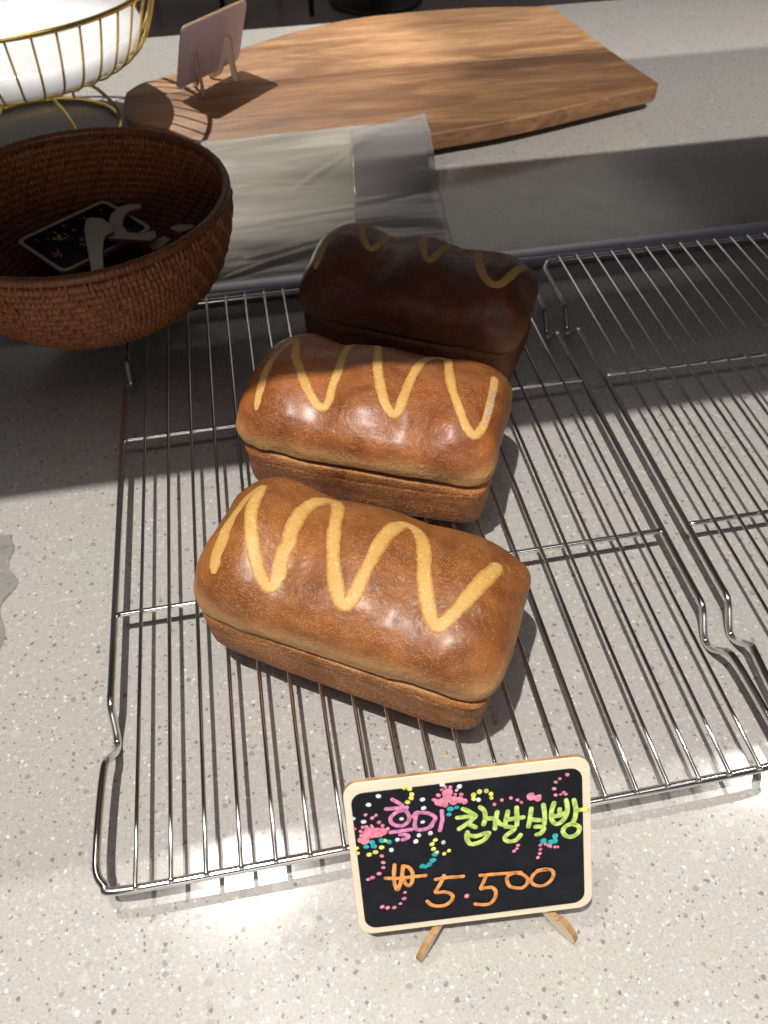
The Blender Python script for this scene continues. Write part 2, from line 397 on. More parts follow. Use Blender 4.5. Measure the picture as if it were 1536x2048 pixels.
# ------------------------------------------------------------------ loaves
# ring table: half width, half length, height, superellipse power
LOAF_RINGS = [(.0005,.030,.0,2.5),(.022,.056,.0,5),(.0325,.0665,.0005,6),(.0360,.0692,.0028,8),(.0375,.0706,.0080,9),(.0384,.0713,.019,9),
 (.0388,.0716,.026,9),(.0390,.0718,.031,9),(.0392,.0720,.035,9),(.0393,.0722,.0385,9),(.0391,.0723,.0417,7),(.0387,.0721,.0436,8),(.0381,.0719,.0446,8),(.0392,.0728,.0457,7.5),(.0401,.0738,.0472,7),
 (.0405,.0747,.0505,6.5),(.0407,.0753,.0550,6.2),(.0399,.0750,.0615,5.8),(.0376,.0742,.0688,5.2),(.0333,.0724,.0748,4.7),(.0279,.0694,.0796,4.2),
 (.0216,.0652,.0833,3.4),(.0148,.0598,.0858,3.2),(.0082,.0540,.0873,3),(.0028,.0490,.0879,3)]
SEAM={1:lambda u:.45*u,2:lambda u:.25-.5*abs(u-.1),3:lambda u:-.2}
def loaf_geometry(seed, lump=(1.0,1.0,1.0), hump=.0042, crack=1.0, NA=168, SUB=4):
    T=[Vector(r) for r in LOAF_RINGS]; n=len(T)
    def cr(i,t):
        p=[T[max(0,min(n-1,i+k))] for k in(-1,0,1,2)]
        return .5*((2*p[1])+(-p[0]+p[2])*t+(2*p[0]-5*p[1]+4*p[2]-p[3])*t*t+(-p[0]+3*p[1]-3*p[2]+p[3])*t**3)
    rings=[cr(i,k/SUB) for i in range(n-1) for k in range(SUB)]+[T[-1]]
    V=[];off=Vector((seed*7.3,seed*3.1,seed*1.7))
    for hw,hl,z,pw in rings:
        for a in range(NA):
            th=2*math.pi*a/NA; c,s=math.cos(th),math.sin(th)
            # more samples are wanted along the long sides
            e=2.0/pw
            x=hl*math.copysign(abs(c)**e,c); y=hw*math.copysign(abs(s)**e,s)
            V.append([x,y,z])
    out=[]
    for x,y,z in V:
        up=max(0.,min(1.,(z-.048)/.032)); up=up*up*(3-2*up)
        L=.0745
        # three pieces of dough side by side
        k=(x+L)/(2*L)*3; i=max(0,min(2,int(k))); w=.5-.5*math.cos(2*math.pi*(k-math.floor(k)))
        amp=lump[i]
        h=hump*(w-.55)*amp
        lean=(lump[0]-lump[2])*(-x/L)*.004
        z2=z+up*(h+lean)
        y2=y*(1+up*.04*(w-.5))
        p=Vector((x*38,y*38,z*38))+off
        q=Vector((x*120,y*120,z*120))+off
        d=.0018*noise.noise(p)+.00045*noise.noise(q)
        r=math.hypot(x*.5,y)+1e-6; edge=min(1.,r/.02)
        nx,ny=x*.5/r*edge,y/r*edge
        if z<.002: d*=.2
        x2=x+nx*d; y2=y2+ny*d
        z2+=up*d
        # lip of the crust above the seam
        if .041<z<.0535:
            m=1-abs(z-.047)/.0065
            wob=noise.noise(Vector((x*55,y*20,3.))+off)
            z2+=max(0,m)*(.0030*wob+.0012*noise.noise(Vector((x*170,y*30,5.))+off))*crack
            cr_=max(0.,1-abs(z-.0447)/.0028)
            z2-=max(0,m)*max(0.,SEAM[seed](x/L))*.0030
            y2-=math.copysign(cr_*.0024*(.15+.95*max(0.,min(1.,.5+SEAM[seed](x/L)))+.7*noise.noise(Vector((x*40,9.,1.))+off)),y2)
        # torn ledge of stretched crust under the seam
        e=.034+.006*noise.noise(Vector((x*32,4.,2.))+off)
        if .010<z<.0435:
            k=max(0.,min(1.,(z-e)/.0016)); k2=max(0.,min(1.,(z-e+.012)/.012))
            y2+=math.copysign(.0010*k2-.0017*k,y2)*crack*(.6+.7*noise.noise(Vector((x*24,6.,6.))+off))
        out.append((x2,y2,z2))
    NR=len(rings);F=[]
    for r in range(NR-1):
        for a in range(NA):
            b=(a+1)%NA
            F.append((r*NA+a,r*NA+b,(r+1)*NA+b,(r+1)*NA+a))
    F.append(tuple(range(NA-1,-1,-1)))
    k=(NR-1)*NA
    for a in range(NA//2):
        q=[k+a,k+a+1,k+(NA-a-1)%NA,k+(NA-a)%NA]; q=[v for i,v in enumerate(q) if v not in q[:i]]; F.append(tuple(q))
    return out,F

def catmull2(P, sub=5):
    return [tuple(v)[:2] for v in smooth_path([(a, b, 0) for a, b in P], False, sub)]
def make_loaf(seed, pose, zig, label, lump, width):
    cx, cy, deg, sl, sw, sh_ = pose
    t = thing('bread_loaf', label, 'bread loaf', (cx, cy, .0214), math.radians(deg), 'brown loaves on the cooling rack')
    V, F = loaf_geometry(seed, lump, crack=.25 if seed == 3 else 1.0); V = [(x * sl, y * sw, z * sh_) for x, y, z in V]
    o = link('crust', V, F, None, t); o.data.materials.append(bread_material(seed))
    B = BVHTree.FromPolygons([Vector(v) for v in V], F)
    def surf(xm, ph):
        a = math.radians(ph); d = Vector((0, -math.cos(a), math.sin(a)))
        h, n, _, _ = B.ray_cast(Vector((xm / 1000, 0, .035)) + d * .12, -d)
        return (h, n) if h is not None else (None, None)
    for strip in zig:
        path = catmull2(strip, 6); PV = []; PN = []
        for xm, ph in path:
            h, n = surf(xm, ph)
            if h is not None: PV.append(h); PN.append(n)
        # even out the spacing
        out = [PV[0]]; on = [PN[0]]
        for p, n in zip(PV, PN):
            if (p - out[-1]).length > .0011: out.append(p); on.append(n)
        PV, PN = out, on; N = len(PV); VV = []; FF = []; K = 9
        sm = []
        for i in range(N):
            a, b = max(0, i - 3), min(N, i + 4); sm.append(sum((PV[j] for j in range(a, b)), Vector()) / (b - a))
        for i in range(N):
            tdir = (sm[min(N - 1, i + 2)] - sm[max(0, i - 2)]).normalized(); n = PN[i]; sd = tdir.cross(n).normalized()
            wob = noise.noise(PV[i] * 90 + Vector((seed * 5., 0, 0)))
            wd = width * (1 + .22 * wob + .10 * noise.noise(PV[i] * 260)); endf = min(1., (min(i, N - 1 - i) + .6) / 3.0) ** .5
            wl = wd * endf * (1 + .12 * noise.noise(PV[i] * 420)); wr_ = wd * endf * (1 + .12 * noise.noise(PV[i] * 420 + Vector((4, 4, 4))))
            for k in range(K):
                s = -1 + 2 * k / (K - 1); p = PV[i] + sd * (wl if s < 0 else wr_) * s
                h, n2, _, _ = B.find_nearest(p)
                VV.append(h + n2 * (.00032 * endf * (1 - s * s) ** .5 * (1 + .35 * wob) + .00006 - (.0004 if abs(s) > .99 else 0)))
        for i in range(N - 1):
            for k in range(K - 1): FF.append((i * K + k, (i + 1) * K + k, (i + 1) * K + k + 1, i * K + k + 1))
        so = link('custard_stripe', VV, FF, M['custard'], t); at = so.data.attributes.new('rim', 'FLOAT', 'POINT')
        at.data.foreach_set('value', [abs(-1 + 2 * (q % K) / (K - 1)) for q in range(len(VV))])
    if seed == 2:                                   # pale mauve flaws on the last stroke of the stripe
        for xm, ph, r in ((65.6, 100, .0016), (66.0, 90, .0020), (66.2, 79, .0021), (66.0, 69, .0017), (65.6, 60, .0014)):
            h, n = surf(xm, ph)
            if h is None: continue
            V_ = [h + n * .0009]; F_ = []; e1 = n.orthogonal().normalized(); e2 = n.cross(e1)
            for k in range(10):
                a = 2 * PI * k / 10; rr = r * (1 + .8 * noise.noise(Vector((k * 1.3, xm, ph)))); p_, n_, _, _ = B.find_nearest(h + e1 * math.cos(a) * rr + e2 * math.sin(a) * rr); V_.append(p_ + n_ * .00055); F_.append((0, 1 + k, 1 + (k + 1) % 10))
            link('sugar_spot', V_, F_, M['sugar'], t)
    return t
Z1 = [[(-61.0, 41.4), (-62.6, 50), (-63.2, 61), (-64.0, 81), (-63.6, 99), (-61.6, 112), (-59.8, 117), (-58.3, 109), (-56.5, 95), (-51.9, 80.3), (-46.5, 67), (-40.4, 54.2), (-35.4, 46.2), (-31.9, 44.6), (-30.8, 50), (-31.6, 59.5), (-33.0, 71), (-32.0, 77), (-33.4, 83), (-34.4, 92), (-34.6, 109.6), (-32.6, 126), (-28.6, 138), (-23.6, 132), (-18.9, 117.6), (-15.4, 99.4), (-10.7, 80.1), (-5.7, 64), (-.4, 52.4), (3.8, 48), (6.3, 53.6), (7.2, 71.4), (8.0, 93.8), (9.2, 110.7), (11.9, 126), (16.5, 131.5), (21.9, 124), (28.1, 104.7), (32.3, 85), (37.1, 67.8), (42.2, 55.3), (46.5, 52.7), (50.8, 64), (54.8, 81), (59.2, 105), (61.6, 126)]]
Z2 = [[(-60.8, 36.2), (-61.6, 49.6), (-61.6, 69.6), (-60.9, 91.6), (-58.8, 112), (-55.6, 122), (-52.3, 112), (-48.3, 92), (-41.9, 77), (-34.8, 61.2), (-27.7, 49.6), (-23.0, 47), (-20.7, 53), (-21.4, 68), (-22.0, 90.6), (-23.6, 114), (-23.4, 136), (-17.0, 143), (-9.0, 138), (-3.5, 114.6), (.7, 91.4), (7.1, 69), (12.3, 56.4), (17.2, 51.7), (19.2, 61), (19.5, 84), (20.2, 107), (22.0, 130), (26.6, 144), (31.9, 143), (35.6, 134), (39.6, 107.7), (44.7, 83), (51.4, 64), (57.2, 51), (62.2, 46), (65.5, 54.5), (66.3, 71), (66.0, 91.7), (65.3, 112), (64.3, 126)]]
Z3 = [[(-63, 48), (-63, 70), (-62, 96), (-60, 122), (-56, 138), (-52, 133), (-49.0, 117), (-44.5, 103), (-38.2, 88), (-32.6, 84.5), (-29.8, 99), (-28.2, 124), (-23, 138), (-16, 144), (-9, 136), (-4.9, 121.7), (-.7, 100), (4.9, 83), (8.9, 80.5), (11.4, 97), (13.2, 120), (16, 136), (22, 144), (29, 138), (32.4, 128), (36.6, 102.7), (43, 81), (50, 69), (56.5, 68.5), (60.2, 80), (63, 98), (65.2, 111), (65.4, 124)]]
make_loaf(1, (.1319, .1063, -31.3, 1.030, 1.02, .815), Z1, 'brown loaf with yellow zigzag nearest the price sign, fully in the light', (1.5, .9, .5), .0041)
make_loaf(2, (.1608, .2281, -25.5, 1.012, 1.095, .815), Z2, 'brown zigzag loaf in the middle with a shadow edge across its top left', (1.1, 1.1, .8), .0031)
make_loaf(3, (.2099, .3383, -30.3, 1.030, 1.06, .855), Z3, 'brown zigzag loaf at the back, wholly in shadow', (1.3, 1.0, .6), .0034)

# ------------------------------------------------------------------ signboards
STROKES = [
 ('pink', 1.6, [(19.4,66.6),(23.1,63.3)]),
 ('pink', 1.6, [(16.5,62.4),(24.9,62.0)]),
 ('pink', 1.6, [(24.2,60.6),(25.5,57.9),(25.0,55.4),(22.9,53.6),(20.4,53.7),(18.3,55.2),(17.8,57.3),(19.0,59.2),(21.6,60.6),(24.5,60.9)]),
 ('pink', 1.6, [(17.3,50.9),(25.9,51.1)]),
 ('pink', 1.6, [(21.1,49.2),(23.5,48.9),(24.4,47.8),(23.6,47.0),(21.9,46.6)]),
 ('pink', 1.6, [(27.0,57.2),(28.6,59.0),(27.8,55.7),(27.4,52.7),(28.1,50.7),(30.6,50.4),(33.5,51.1),(34.4,51.8)]),
 ('pink', 1.6, [(28.7,59.0),(32.5,58.3),(35.2,56.6),(35.9,55.0),(34.6,52.9),(33.6,51.7)]),
 ('pink', 1.6, [(38.8,58.4),(38.7,54.2),(38.0,51.3),(37.4,49.0)]),
 ('green', 1.9, [(47.4,58.1),(49.5,56.7),(52.3,54.1)]),
 ('green', 1.9, [(44.9,54.2),(49.0,54.1),(52.3,54.1),(50.0,51.7),(45.3,48.6)]),
 ('green', 1.9, [(48.8,50.6),(52.0,48.5)]),
 ('green', 1.9, [(54.4,58.0),(56.0,55.8),(56.2,52.2),(55.3,49.4)]),
 ('green', 1.9, [(56.4,52.2),(59.7,51.7)]),
 ('green', 1.9, [(48.5,46.5),(48.1,43.4),(49.3,40.7),(51.6,40.4),(55.1,41.7),(57.1,44.2)]),
 ('green', 1.9, [(49.0,44.9),(52.1,44.1),(55.6,45.0),(57.3,44.9)]),
 ('green', 1.9, [(61.2,54.7),(60.4,50.7),(59.9,46.7)]),
 ('green', 1.9, [(60.8,50.7),(62.2,48.7),(63.7,48.0)]),
 ('green', 1.9, [(65.5,54.3),(64.6,50.2),(63.9,47.8)]),
 ('green', 1.9, [(69.2,55.8),(69.2,51.3),(69.0,47.3)]),
 ('green', 1.9, [(65.4,50.4),(69.2,50.6),(71.8,50.6)]),
 ('green', 1.9, [(64.4,47.1),(67.9,46.0),(67.0,44.6),(64.2,42.5),(63.8,40.7),(65.6,39.5),(68.3,39.8),(70.3,42.1)]),
 ('green', 1.9, [(75.2,54.5),(74.5,49.7),(73.7,45.7)]),
 ('green', 1.9, [(74.8,49.2),(78.6,48.2)]),
 ('green', 1.9, [(80.2,55.6),(80.6,50.6),(80.3,46.1)]),
 ('green', 1.9, [(76.6,45.3),(79.3,44.9),(80.0,43.7),(78.8,41.8),(77.0,41.3)]),
 ('green', 1.9, [(84.6,55.9),(83.5,52.0),(83.4,48.0),(85.1,45.5),(87.4,46.1),(89.4,49.0),(90.1,52.9),(89.6,56.6)]),
 ('green', 1.9, [(83.7,49.5),(86.9,49.5),(89.9,50.9)]),
 ('green', 1.9, [(86.8,52.5),(86.9,49.3)]),
 ('green', 1.9, [(92.8,56.2),(93.5,52.0),(93.2,48.0),(92.4,45.8)]),
 ('green', 1.9, [(93.5,51.1),(96.0,51.0)]),
 ('green', 1.9, [(92.4,44.4),(94.7,42.7),(94.3,40.0),(91.9,38.3),(89.2,38.9),(87.9,41.4),(88.9,43.6),(91.2,44.6),(92.8,44.3)]),
 ('yellow', 1.9, [(96.2,51.0),(98.3,50.9)]),
 ('orange', 1.55, [(17.6,34.9),(17.0,30.4),(16.8,26.4),(17.2,23.6),(17.8,22.1),(18.9,24.1),(19.9,27.6),(20.7,31.4),(21.0,33.8)]),
 ('orange', 1.55, [(21.0,33.8),(23.2,32.9),(24.5,30.5),(24.5,27.3),(23.8,24.6),(22.6,23.5),(21.3,25.0),(20.6,28.3)]),
 ('orange', 1.55, [(13.4,28.8),(16.7,28.1),(20.8,27.8),(29.9,27.7)]),
 ('orange', 1.55, [(34.0,25.0),(37.6,25.3),(45.4,24.9)]),
 ('orange', 1.55, [(37.5,26.5),(35.8,22.7),(33.5,18.8),(34.8,18.2),(37.4,18.0),(39.6,16.8),(40.5,15.0),(39.4,12.8),(36.6,11.1),(33.6,11.2),(31.1,12.4),(29.7,14.3)]),
 ('orange', 1.5, [(52.6,24.3),(56.8,24.1),(64.2,23.7),(69.6,23.4)]),
 ('orange', 1.5, [(54.8,23.3),(53.7,20.6),(52.5,17.5),(54.5,17.6),(57.2,17.4),(58.7,15.0),(58.1,11.7),(56.0,9.2),(53.3,8.9),(49.6,9.9)]),
 ('orange', 1.5, [(67.3,23.5),(70.3,22.3),(72.2,19.7),(72.1,17.3),(70.1,15.4),(67.3,15.6),(64.6,17.0),(63.6,20.0),(64.1,22.3),(66.5,23.4),(68.0,23.4)]),
 ('orange', 1.5, [(80.6,23.2),(76.6,22.8),(74.2,20.3),(73.9,17.5),(76.0,15.5),(79.1,15.2),(82.0,17.2),(83.4,20.3),(82.5,22.6),(79.8,23.5),(76.6,23.2)]),
]
DOTS = [
 ('rose',41.6,66.6,2.28), ('rose',41.4,64.0,2.11), ('rose',39.1,62.5,2.11), ('rose',43.9,62.6,2.11), ('rose',46.4,62.6,1.58), ('rose',37.5,62.7,1.58),
 ('rose',48.2,61.6,1.4), ('rose',40.3,61.2,1.4), ('rose',40.9,69.5,0.77), ('rose',43.0,69.2,0.77), ('rose',39.4,68.4,0.7), ('rose',37.9,66.0,0.98),
 ('rose',36.1,64.0,0.98), ('rose',47.2,65.1,0.88), ('rose',44.7,65.5,0.7), ('rose',8.9,51.5,2.81), ('rose',12.0,51.5,2.81), ('rose',13.9,51.6,2.11),
 ('rose',6.5,49.6,2.11), ('rose',5.5,49.0,1.76), ('rose',6.7,48.0,1.76), ('rose',8.4,53.1,1.76), ('rose',8.1,60.8,0.77), ('rose',12.2,60.0,0.77),
 ('rose',10.6,58.9,0.88), ('rose',13.1,56.4,0.91), ('rose',14.4,54.6,0.88), ('rose',7.8,54.9,0.88), ('rose',6.3,55.0,0.77), ('rose',10.0,55.2,0.63),
 ('rose',10.3,54.2,0.77), ('rose',16.4,52.8,0.88), ('rose',5.4,53.0,0.88), ('rose',5.4,51.1,0.77), ('rose',3.1,54.7,0.7), ('white',14.0,69.0,1.05),
 ('white',9.7,65.4,1.05), ('white',3.0,59.7,0.91), ('white',7.0,57.6,1.05), ('white',22.3,56.8,0.88), ('white',31.4,64.9,1.05), ('white',31.6,60.7,1.05),
 ('white',30.7,54.1,0.88), ('white',39.8,70.9,1.05), ('white',46.6,69.0,1.12), ('white',45.4,67.4,0.7), ('white',19.8,46.9,0.98), ('white',27.2,45.0,1.12),
 ('white',28.7,47.8,0.98), ('white',33.4,48.2,1.05), ('white',38.4,42.8,0.95), ('white',16.9,42.2,1.05), ('white',53.9,61.6,1.02), ('yellow',24.5,71.5,1.05),
 ('yellow',26.6,70.8,1.12), ('yellow',27.3,68.0,1.05), ('yellow',26.9,66.2,1.05), ('yellow',25.3,64.5,1.05), ('yellow',14.6,47.3,0.98), ('yellow',13.1,44.0,1.12),
 ('yellow',10.4,42.1,1.12), ('yellow',7.7,41.2,1.12), ('yellow',2.9,45.1,0.98), ('yellow',3.1,42.6,0.98), ('yellow',35.2,44.5,0.98), ('yellow',33.7,42.7,1.05),
 ('yellow',34.1,40.2,1.05), ('yellow',35.3,38.2,0.98), ('yellow',38.4,37.1,0.88), ('yellow',40.4,38.4,0.88), ('yellow',52.0,64.2,1.15), ('yellow',54.5,65.4,1.15),
 ('yellow',57.3,65.4,1.07), ('yellow',59.1,63.7,1.02), ('yellow',59.2,61.8,0.9), ('yellow',52.0,62.3,0.98), ('teal',13.4,47.5,1.23), ('teal',16.4,46.3,1.16),
 ('teal',9.5,47.1,1.23), ('teal',10.0,45.1,1.23), ('teal',6.9,45.3,1.12), ('teal',42.3,58.8,1.33), ('teal',44.9,59.2,0.98), ('teal',41.5,56.2,1.05),
 ('teal',34.6,37.4,1.23), ('teal',33.6,34.6,1.23), ('teal',29.0,32.2,1.23), ('teal',30.1,31.8,1.05), ('teal',31.9,32.7,1.23), ('teal',33.2,34.5,1.23),
 ('teal',79.7,37.5,1.43), ('teal',82.7,36.4,1.43), ('teal',84.5,36.8,1.35), ('teal',84.7,39.3,1.35), ('rose',60.3,58.5,0.82), ('rose',63.4,60.1,0.82),
 ('rose',67.1,60.6,0.82), ('rose',69.8,59.3,0.82), ('rose',71.3,57.9,0.74), ('rose',90.4,68.6,0.9), ('rose',87.3,67.1,0.74), ('rose',85.6,65.7,0.82),
 ('rose',84.9,62.6,0.9), ('rose',85.4,59.5,0.82), ('rose',87.5,59.5,0.61), ('rose',88.7,60.3,0.74), ('rose',89.6,59.3,0.74), ('rose',69.1,36.9,0.82),
 ('rose',68.5,35.3,0.74), ('rose',67.3,34.2,0.82), ('rose',78.4,35.7,0.82), ('rose',78.3,33.5,0.82), ('rose',78.0,31.4,0.82), ('rose',77.1,29.5,0.82),
 ('rose',80.5,35.8,0.74), ('rose',81.7,34.9,0.74), ('rose',82.6,34.3,0.74), ('rose',84.4,33.8,0.74), ('rose',85.6,33.7,0.66), ('rose',75.2,60.1,1.84),
 ('rose',78.0,59.0,1.64), ('rose',75.8,61.1,1.02), ('rose',78.8,60.0,0.82), ('rose',12.8,39.9,0.91), ('rose',13.1,36.5,0.91), ('rose',12.9,33.9,0.84),
 ('rose',10.9,31.2,0.98), ('rose',8.1,29.6,0.98), ('rose',6.2,28.9,0.84), ('rose',20.8,20.0,0.7), ('rose',20.2,16.9,0.98), ('rose',18.4,14.5,0.77),
 ('rose',15.7,12.9,0.95), ('rose',12.9,13.2,0.98), ('rose',10.7,14.0,0.98), ('rose',46.4,14.2,1.15),
]

LETTERS = (5, 3, 7, 6, 4, 6, 1, 3, 2, 2, 1, 1)      # strokes in each letter or digit
def ribbon(pts, w, z, seed=0):
    P = smooth_path([(x, y, 0) for x, y in pts], False, 5); N = len(P); V = []; F = []
    def off(p, d): return Vector((-d.y, d.x, 0)) * d.length and Vector((-d.y, d.x, 0)).normalized()
    rows = []
    for i in range(N):
        d = P[min(N - 1, i + 1)] - P[max(0, i - 1)]
        nn = Vector((-d.y, d.x, 0)).normalized()
        ww = w * .5 * (1 + .10 * noise.noise(P[i] * .9 + Vector((seed, 0, 0))))
        rows.append((P[i], nn, ww))
    d0 = (P[0] - P[1]).normalized(); d1 = (P[-1] - P[-2]).normalized()
    ext = []
    for a in (80, 55, 30): ext.append((P[0] + d0 * rows[0][2] * math.sin(math.radians(a)), rows[0][1], rows[0][2] * math.cos(math.radians(a))))
    tail = []
    for a in (30, 55, 80): tail.append((P[-1] + d1 * rows[-1][2] * math.sin(math.radians(a)), rows[-1][1], rows[-1][2] * math.cos(math.radians(a))))
    rows = ext + rows + tail
    for p, nn, ww in rows:
        for s, zz in ((-1, 0), (-.6, 1), (.6, 1), (1, 0)): V.append((p.x + nn.x * ww * s, p.y + nn.y * ww * s, z + zz * .04))
    for i in range(len(rows) - 1):
        for k in range(3): F.append((i * 4 + k, (i + 1) * 4 + k, (i + 1) * 4 + k + 1, i * 4 + k + 1))
    return V, F
def dot(x, y, r, z, rnd):
    V = [(x, y, z + .05)]; F = []; n = 11
    for rr, zz in ((.7, .04), (1., 0.)):
        for k in range(n):
            a = 2 * PI * k / n; q = rr * r * (1 + .08 * math.sin(2 * a + rnd * 6)); V.append((x + q * math.cos(a), y + q * math.sin(a) * .95, z + zz))
    for k in range(n):
        l = (k + 1) % n; F.append((0, 1 + k, 1 + l)); F.append((1 + k, 1 + n + k, 1 + n + l, 1 + l))
    return V, F
def mm(vf, sx=.987, sy=.964): return [(v[0] * .001 * sx, v[1] * .001 * sy, v[2] * .001) for v in vf[0]], vf[1]
def leg_mesh(s, t):
    P = [(-11.5, 0), (-13, 2), (-12.8, 5), (-11, 8.5), (-7.5, 11.3), (-3.6, 13), (-3.4, 10.6), (.4, 10.6), (.8 + s * 3, 14), (1.4 + s * 31, 42), (3.5 + s * 34, 45), (7 + s * 34, 45.5), (10.5 + s * 31, 42), (13 + s * 23, 34), (17 + s * 12, 22),
         (21 + s * 4, 10), (23.5, 3), (23.6, .6), (22.5, 0), (18.5, 0), (16, 5), (13.5 + s * 6, 14), (10 + s * 11, 23), (6.5 + s * 9, 19), (4.5 + s * 2, 9), (1, 4.5), (-4, 2), (-8, .6)]
    P = [(a - s * (y - 10) * (1 - t) if y > 14 else a, 10 + (y - 10) * t if y > 14 else y) for a, y in P]
    bm = prism([(a * .001, b * .001) for a, b in P], -.0013, .0013, 0.0002, 1)
    me = bpy.data.meshes.new('leg'); bm.normal_update(); bm.to_mesh(me); bm.free()
    me.materials.append(M['ply']); me.materials.append(M['burnt'])
    for p in me.polygons: p.material_index = 0 if abs(p.normal.z) > .8 else 1
    return me
LEG_A, LEG_B = leg_mesh(.98, .72), leg_mesh(.36, 1)
def sign(label, cat_group, W, H, mat, art='full', scale=1.0):
    t = bpy.data.objects.new('price_sign', None); COL.objects.link(t); tag(t, label, 'price sign', cat_group); t.matrix_world = mat
    fr = bm_obj('wood_frame', prism(round_rect(W, H, .0062), -.0026, 0, .0003, 1), M['ply'], t); shade_flat_caps(fr)
    fr.data.materials.append(M['burnt'])
    for p in fr.data.polygons:
        if abs(p.normal.z) < .7: p.material_index = 1
    bk = bm_obj('back_panel', prism(round_rect(W - .0008, H - .0008, .0060, 6, .0004, .0004), -.0030, -.00255), M['pale_back'], t); shade_flat_caps(bk)
    ch = bm_obj('chalk_panel', prism(round_rect(W - .0062, H - .0079, .0050, 6, .0028, .0032), -.0002, .0003, .0001, 1), M['chalk'], t); shade_flat_caps(ch)
    if art == 'full':
        zb = .32; k = 0
        for n_ in LETTERS:
            grp = STROKES[k:k + n_]; L = [ribbon(p, w_ * 1.05, zb + .012 * (k + q), k + q) for q, (c, w_, p) in enumerate(grp)]
            link('painted_letter', *mm(join(L)), M[grp[0][0]], t); k += n_
        for i, (c, x, y, r) in enumerate(DOTS): link('paint_dot', *mm(dot(x, y, r, zb + .004 * i / 5, i)), M[c], t)
    elif art == 'small':
        rnd = random.Random(5); zb = .32
        for col in ('pink', 'green', 'teal', 'orange', 'rose', 'yellow', 'white'):
            L = []
            for i in range(5 if col in ('pink', 'green', 'orange') else 9):
                x, y = 8 + rnd.random() * (W * 1000 - 18), 7 + rnd.random() * (H * 1000 - 16)
                if col in ('pink', 'green', 'orange'):
                    y = {'pink': 30, 'green': 44, 'orange': 17}[col] + rnd.uniform(-3, 3)
                    a = rnd.random() * 6; L.append(ribbon([(x, y), (x + 4 * math.cos(a), y + 4 * math.sin(a)), (x + 6 * math.cos(a + 1), y + 5 * math.sin(a + 1))], 1.5, zb + .01 * i, i))
                else: L.append(dot(x, y, rnd.uniform(.6, 1.1), zb, i))
            [link('paint_scribble', *mm(q), M[col], t) for q in L]
    return t
def frame_mat(o, ex, ey):
    ex = Vector(ex).normalized(); ey = Vector(ey); ey = (ey - ex * ey.dot(ex)).normalized(); n = ex.cross(ey)
    return Matrix(((ex.x, ey.x, n.x, o[0]), (ex.y, ey.y, n.y, o[1]), (ex.z, ey.z, n.z, o[2]), (0, 0, 0, 1)))
def stand_leg(parent, foot, heading, me, scale=1.0):
    """a leg stands upright on the ground; it is placed in the world and then given to its sign"""
    o = linkme('leg', me); h = Vector((heading[0], heading[1], 0)).normalized(); z = Vector((0, 0, 1)); n = h.cross(z)
    mw = Matrix(((h.x, z.x, n.x, foot[0]), (h.y, z.y, n.y, foot[1]), (h.z, z.z, n.z, foot[2]), (0, 0, 0, 1))) @ Matrix.Scale(scale, 4)
    o.parent = parent; o.matrix_parent_inverse = Matrix.Identity(4); o.matrix_basis = parent.matrix_world.inverted() @ mw
    return o
s1 = sign('small chalkboard price sign reading 5.500 in orange, standing at the front rack edge', 'little chalkboard price signs', .0987, .0733,
          frame_mat((.1061, -.0343, .0135), (.9968, -.0761, .0237), (.0213, .5408, .8409)))
stand_leg(s1, (.1386, -.0362, 0), (.72, .69), LEG_A, 1.05); stand_leg(s1, (.1878, -.0400, 0), (-.62, .78), LEG_A, 1.05)
lean = math.radians(21); ex = Vector((-.070, -.073, 0)).normalized(); nb = Vector((.72, -.69, 0))
s2 = sign('little sign seen from its pale lilac back, standing on the wooden cutting board', 'little chalkboard price signs', .1, .068,
          frame_mat((.113, .873, .0372), ex, nb * math.sin(lean) + Vector((0, 0, 1)) * math.cos(lean)), art='none')
for u, k in ((.34, .25), (.70, -.55)):
    p = Vector((.113, .873, 0)) + ex * (.1 * u) + nb * .0015; d = nb + ex * k * -1
    stand_leg(s2, (p.x, p.y, .0265), (d.x, d.y, 0), LEG_B, 1.0)

# ------------------------------------------------------------------ rattan bowl and what lies in it
bowl = thing('rattan_bowl', 'round red brown woven rattan bowl holding loose sign pieces', 'bowl', (-.0136, .437, .0225))
def coil(R, z, r, n, bump, ph, seed):
    V = []; F = []; K = 8; N = n * 4
    for i in range(N):
        a = 2 * PI * i / N; c, s = math.cos(a), math.sin(a)
        k = .5 + .5 * math.cos(2 * PI * (i / 4 + ph)); j = 1 + .10 * noise.noise(Vector((c * 30, s * 30, seed)))
        for q in range(K):
            b = 2 * PI * q / K; rr = r * (.86 + bump * k) * j
            rad = R + rr * math.cos(b) * 1.0; V.append((rad * c, rad * s, z + rr * math.sin(b) * 1.15))
    for i in range(N):
        i2 = (i + 1) % N
        for q in range(K): q2 = (q + 1) % K; F.append((i * K + q, i2 * K + q, i2 * K + q2, i * K + q2))
    return V, F
prof0 = [(.062, .004), (.0735, .0075), (.0800, .0125), (.0852, .0185), (.0893, .0250), (.0925, .0318), (.0950, .0388), (.0972, .0458), (.0992, .0528), (.1008, .0598), (.1020, .0668), (.1028, .0738), (.1036, .0820)]
_pp = smooth_path([(r, 0, .0855 - (.0855 - z) * .88) for r, z in prof0], False, 12); prof = []; _acc = 0; _last = None
for p in _pp:                                      # even rows up the wall
    if _last is None or (p - _last).length > .0049: prof.append((p.x, p.z)); _last = p
for i, (R, z) in enumerate(prof):
    link('coil', *coil(R, z, .0030, int(R * 2 * PI / .0036), .28, .5 * (i % 2), i), M['rattan'], bowl)
link('rim', *coil(.1036, .0855, .0035, 210, .08, 0, 40), M['rattan_rim'], bowl)
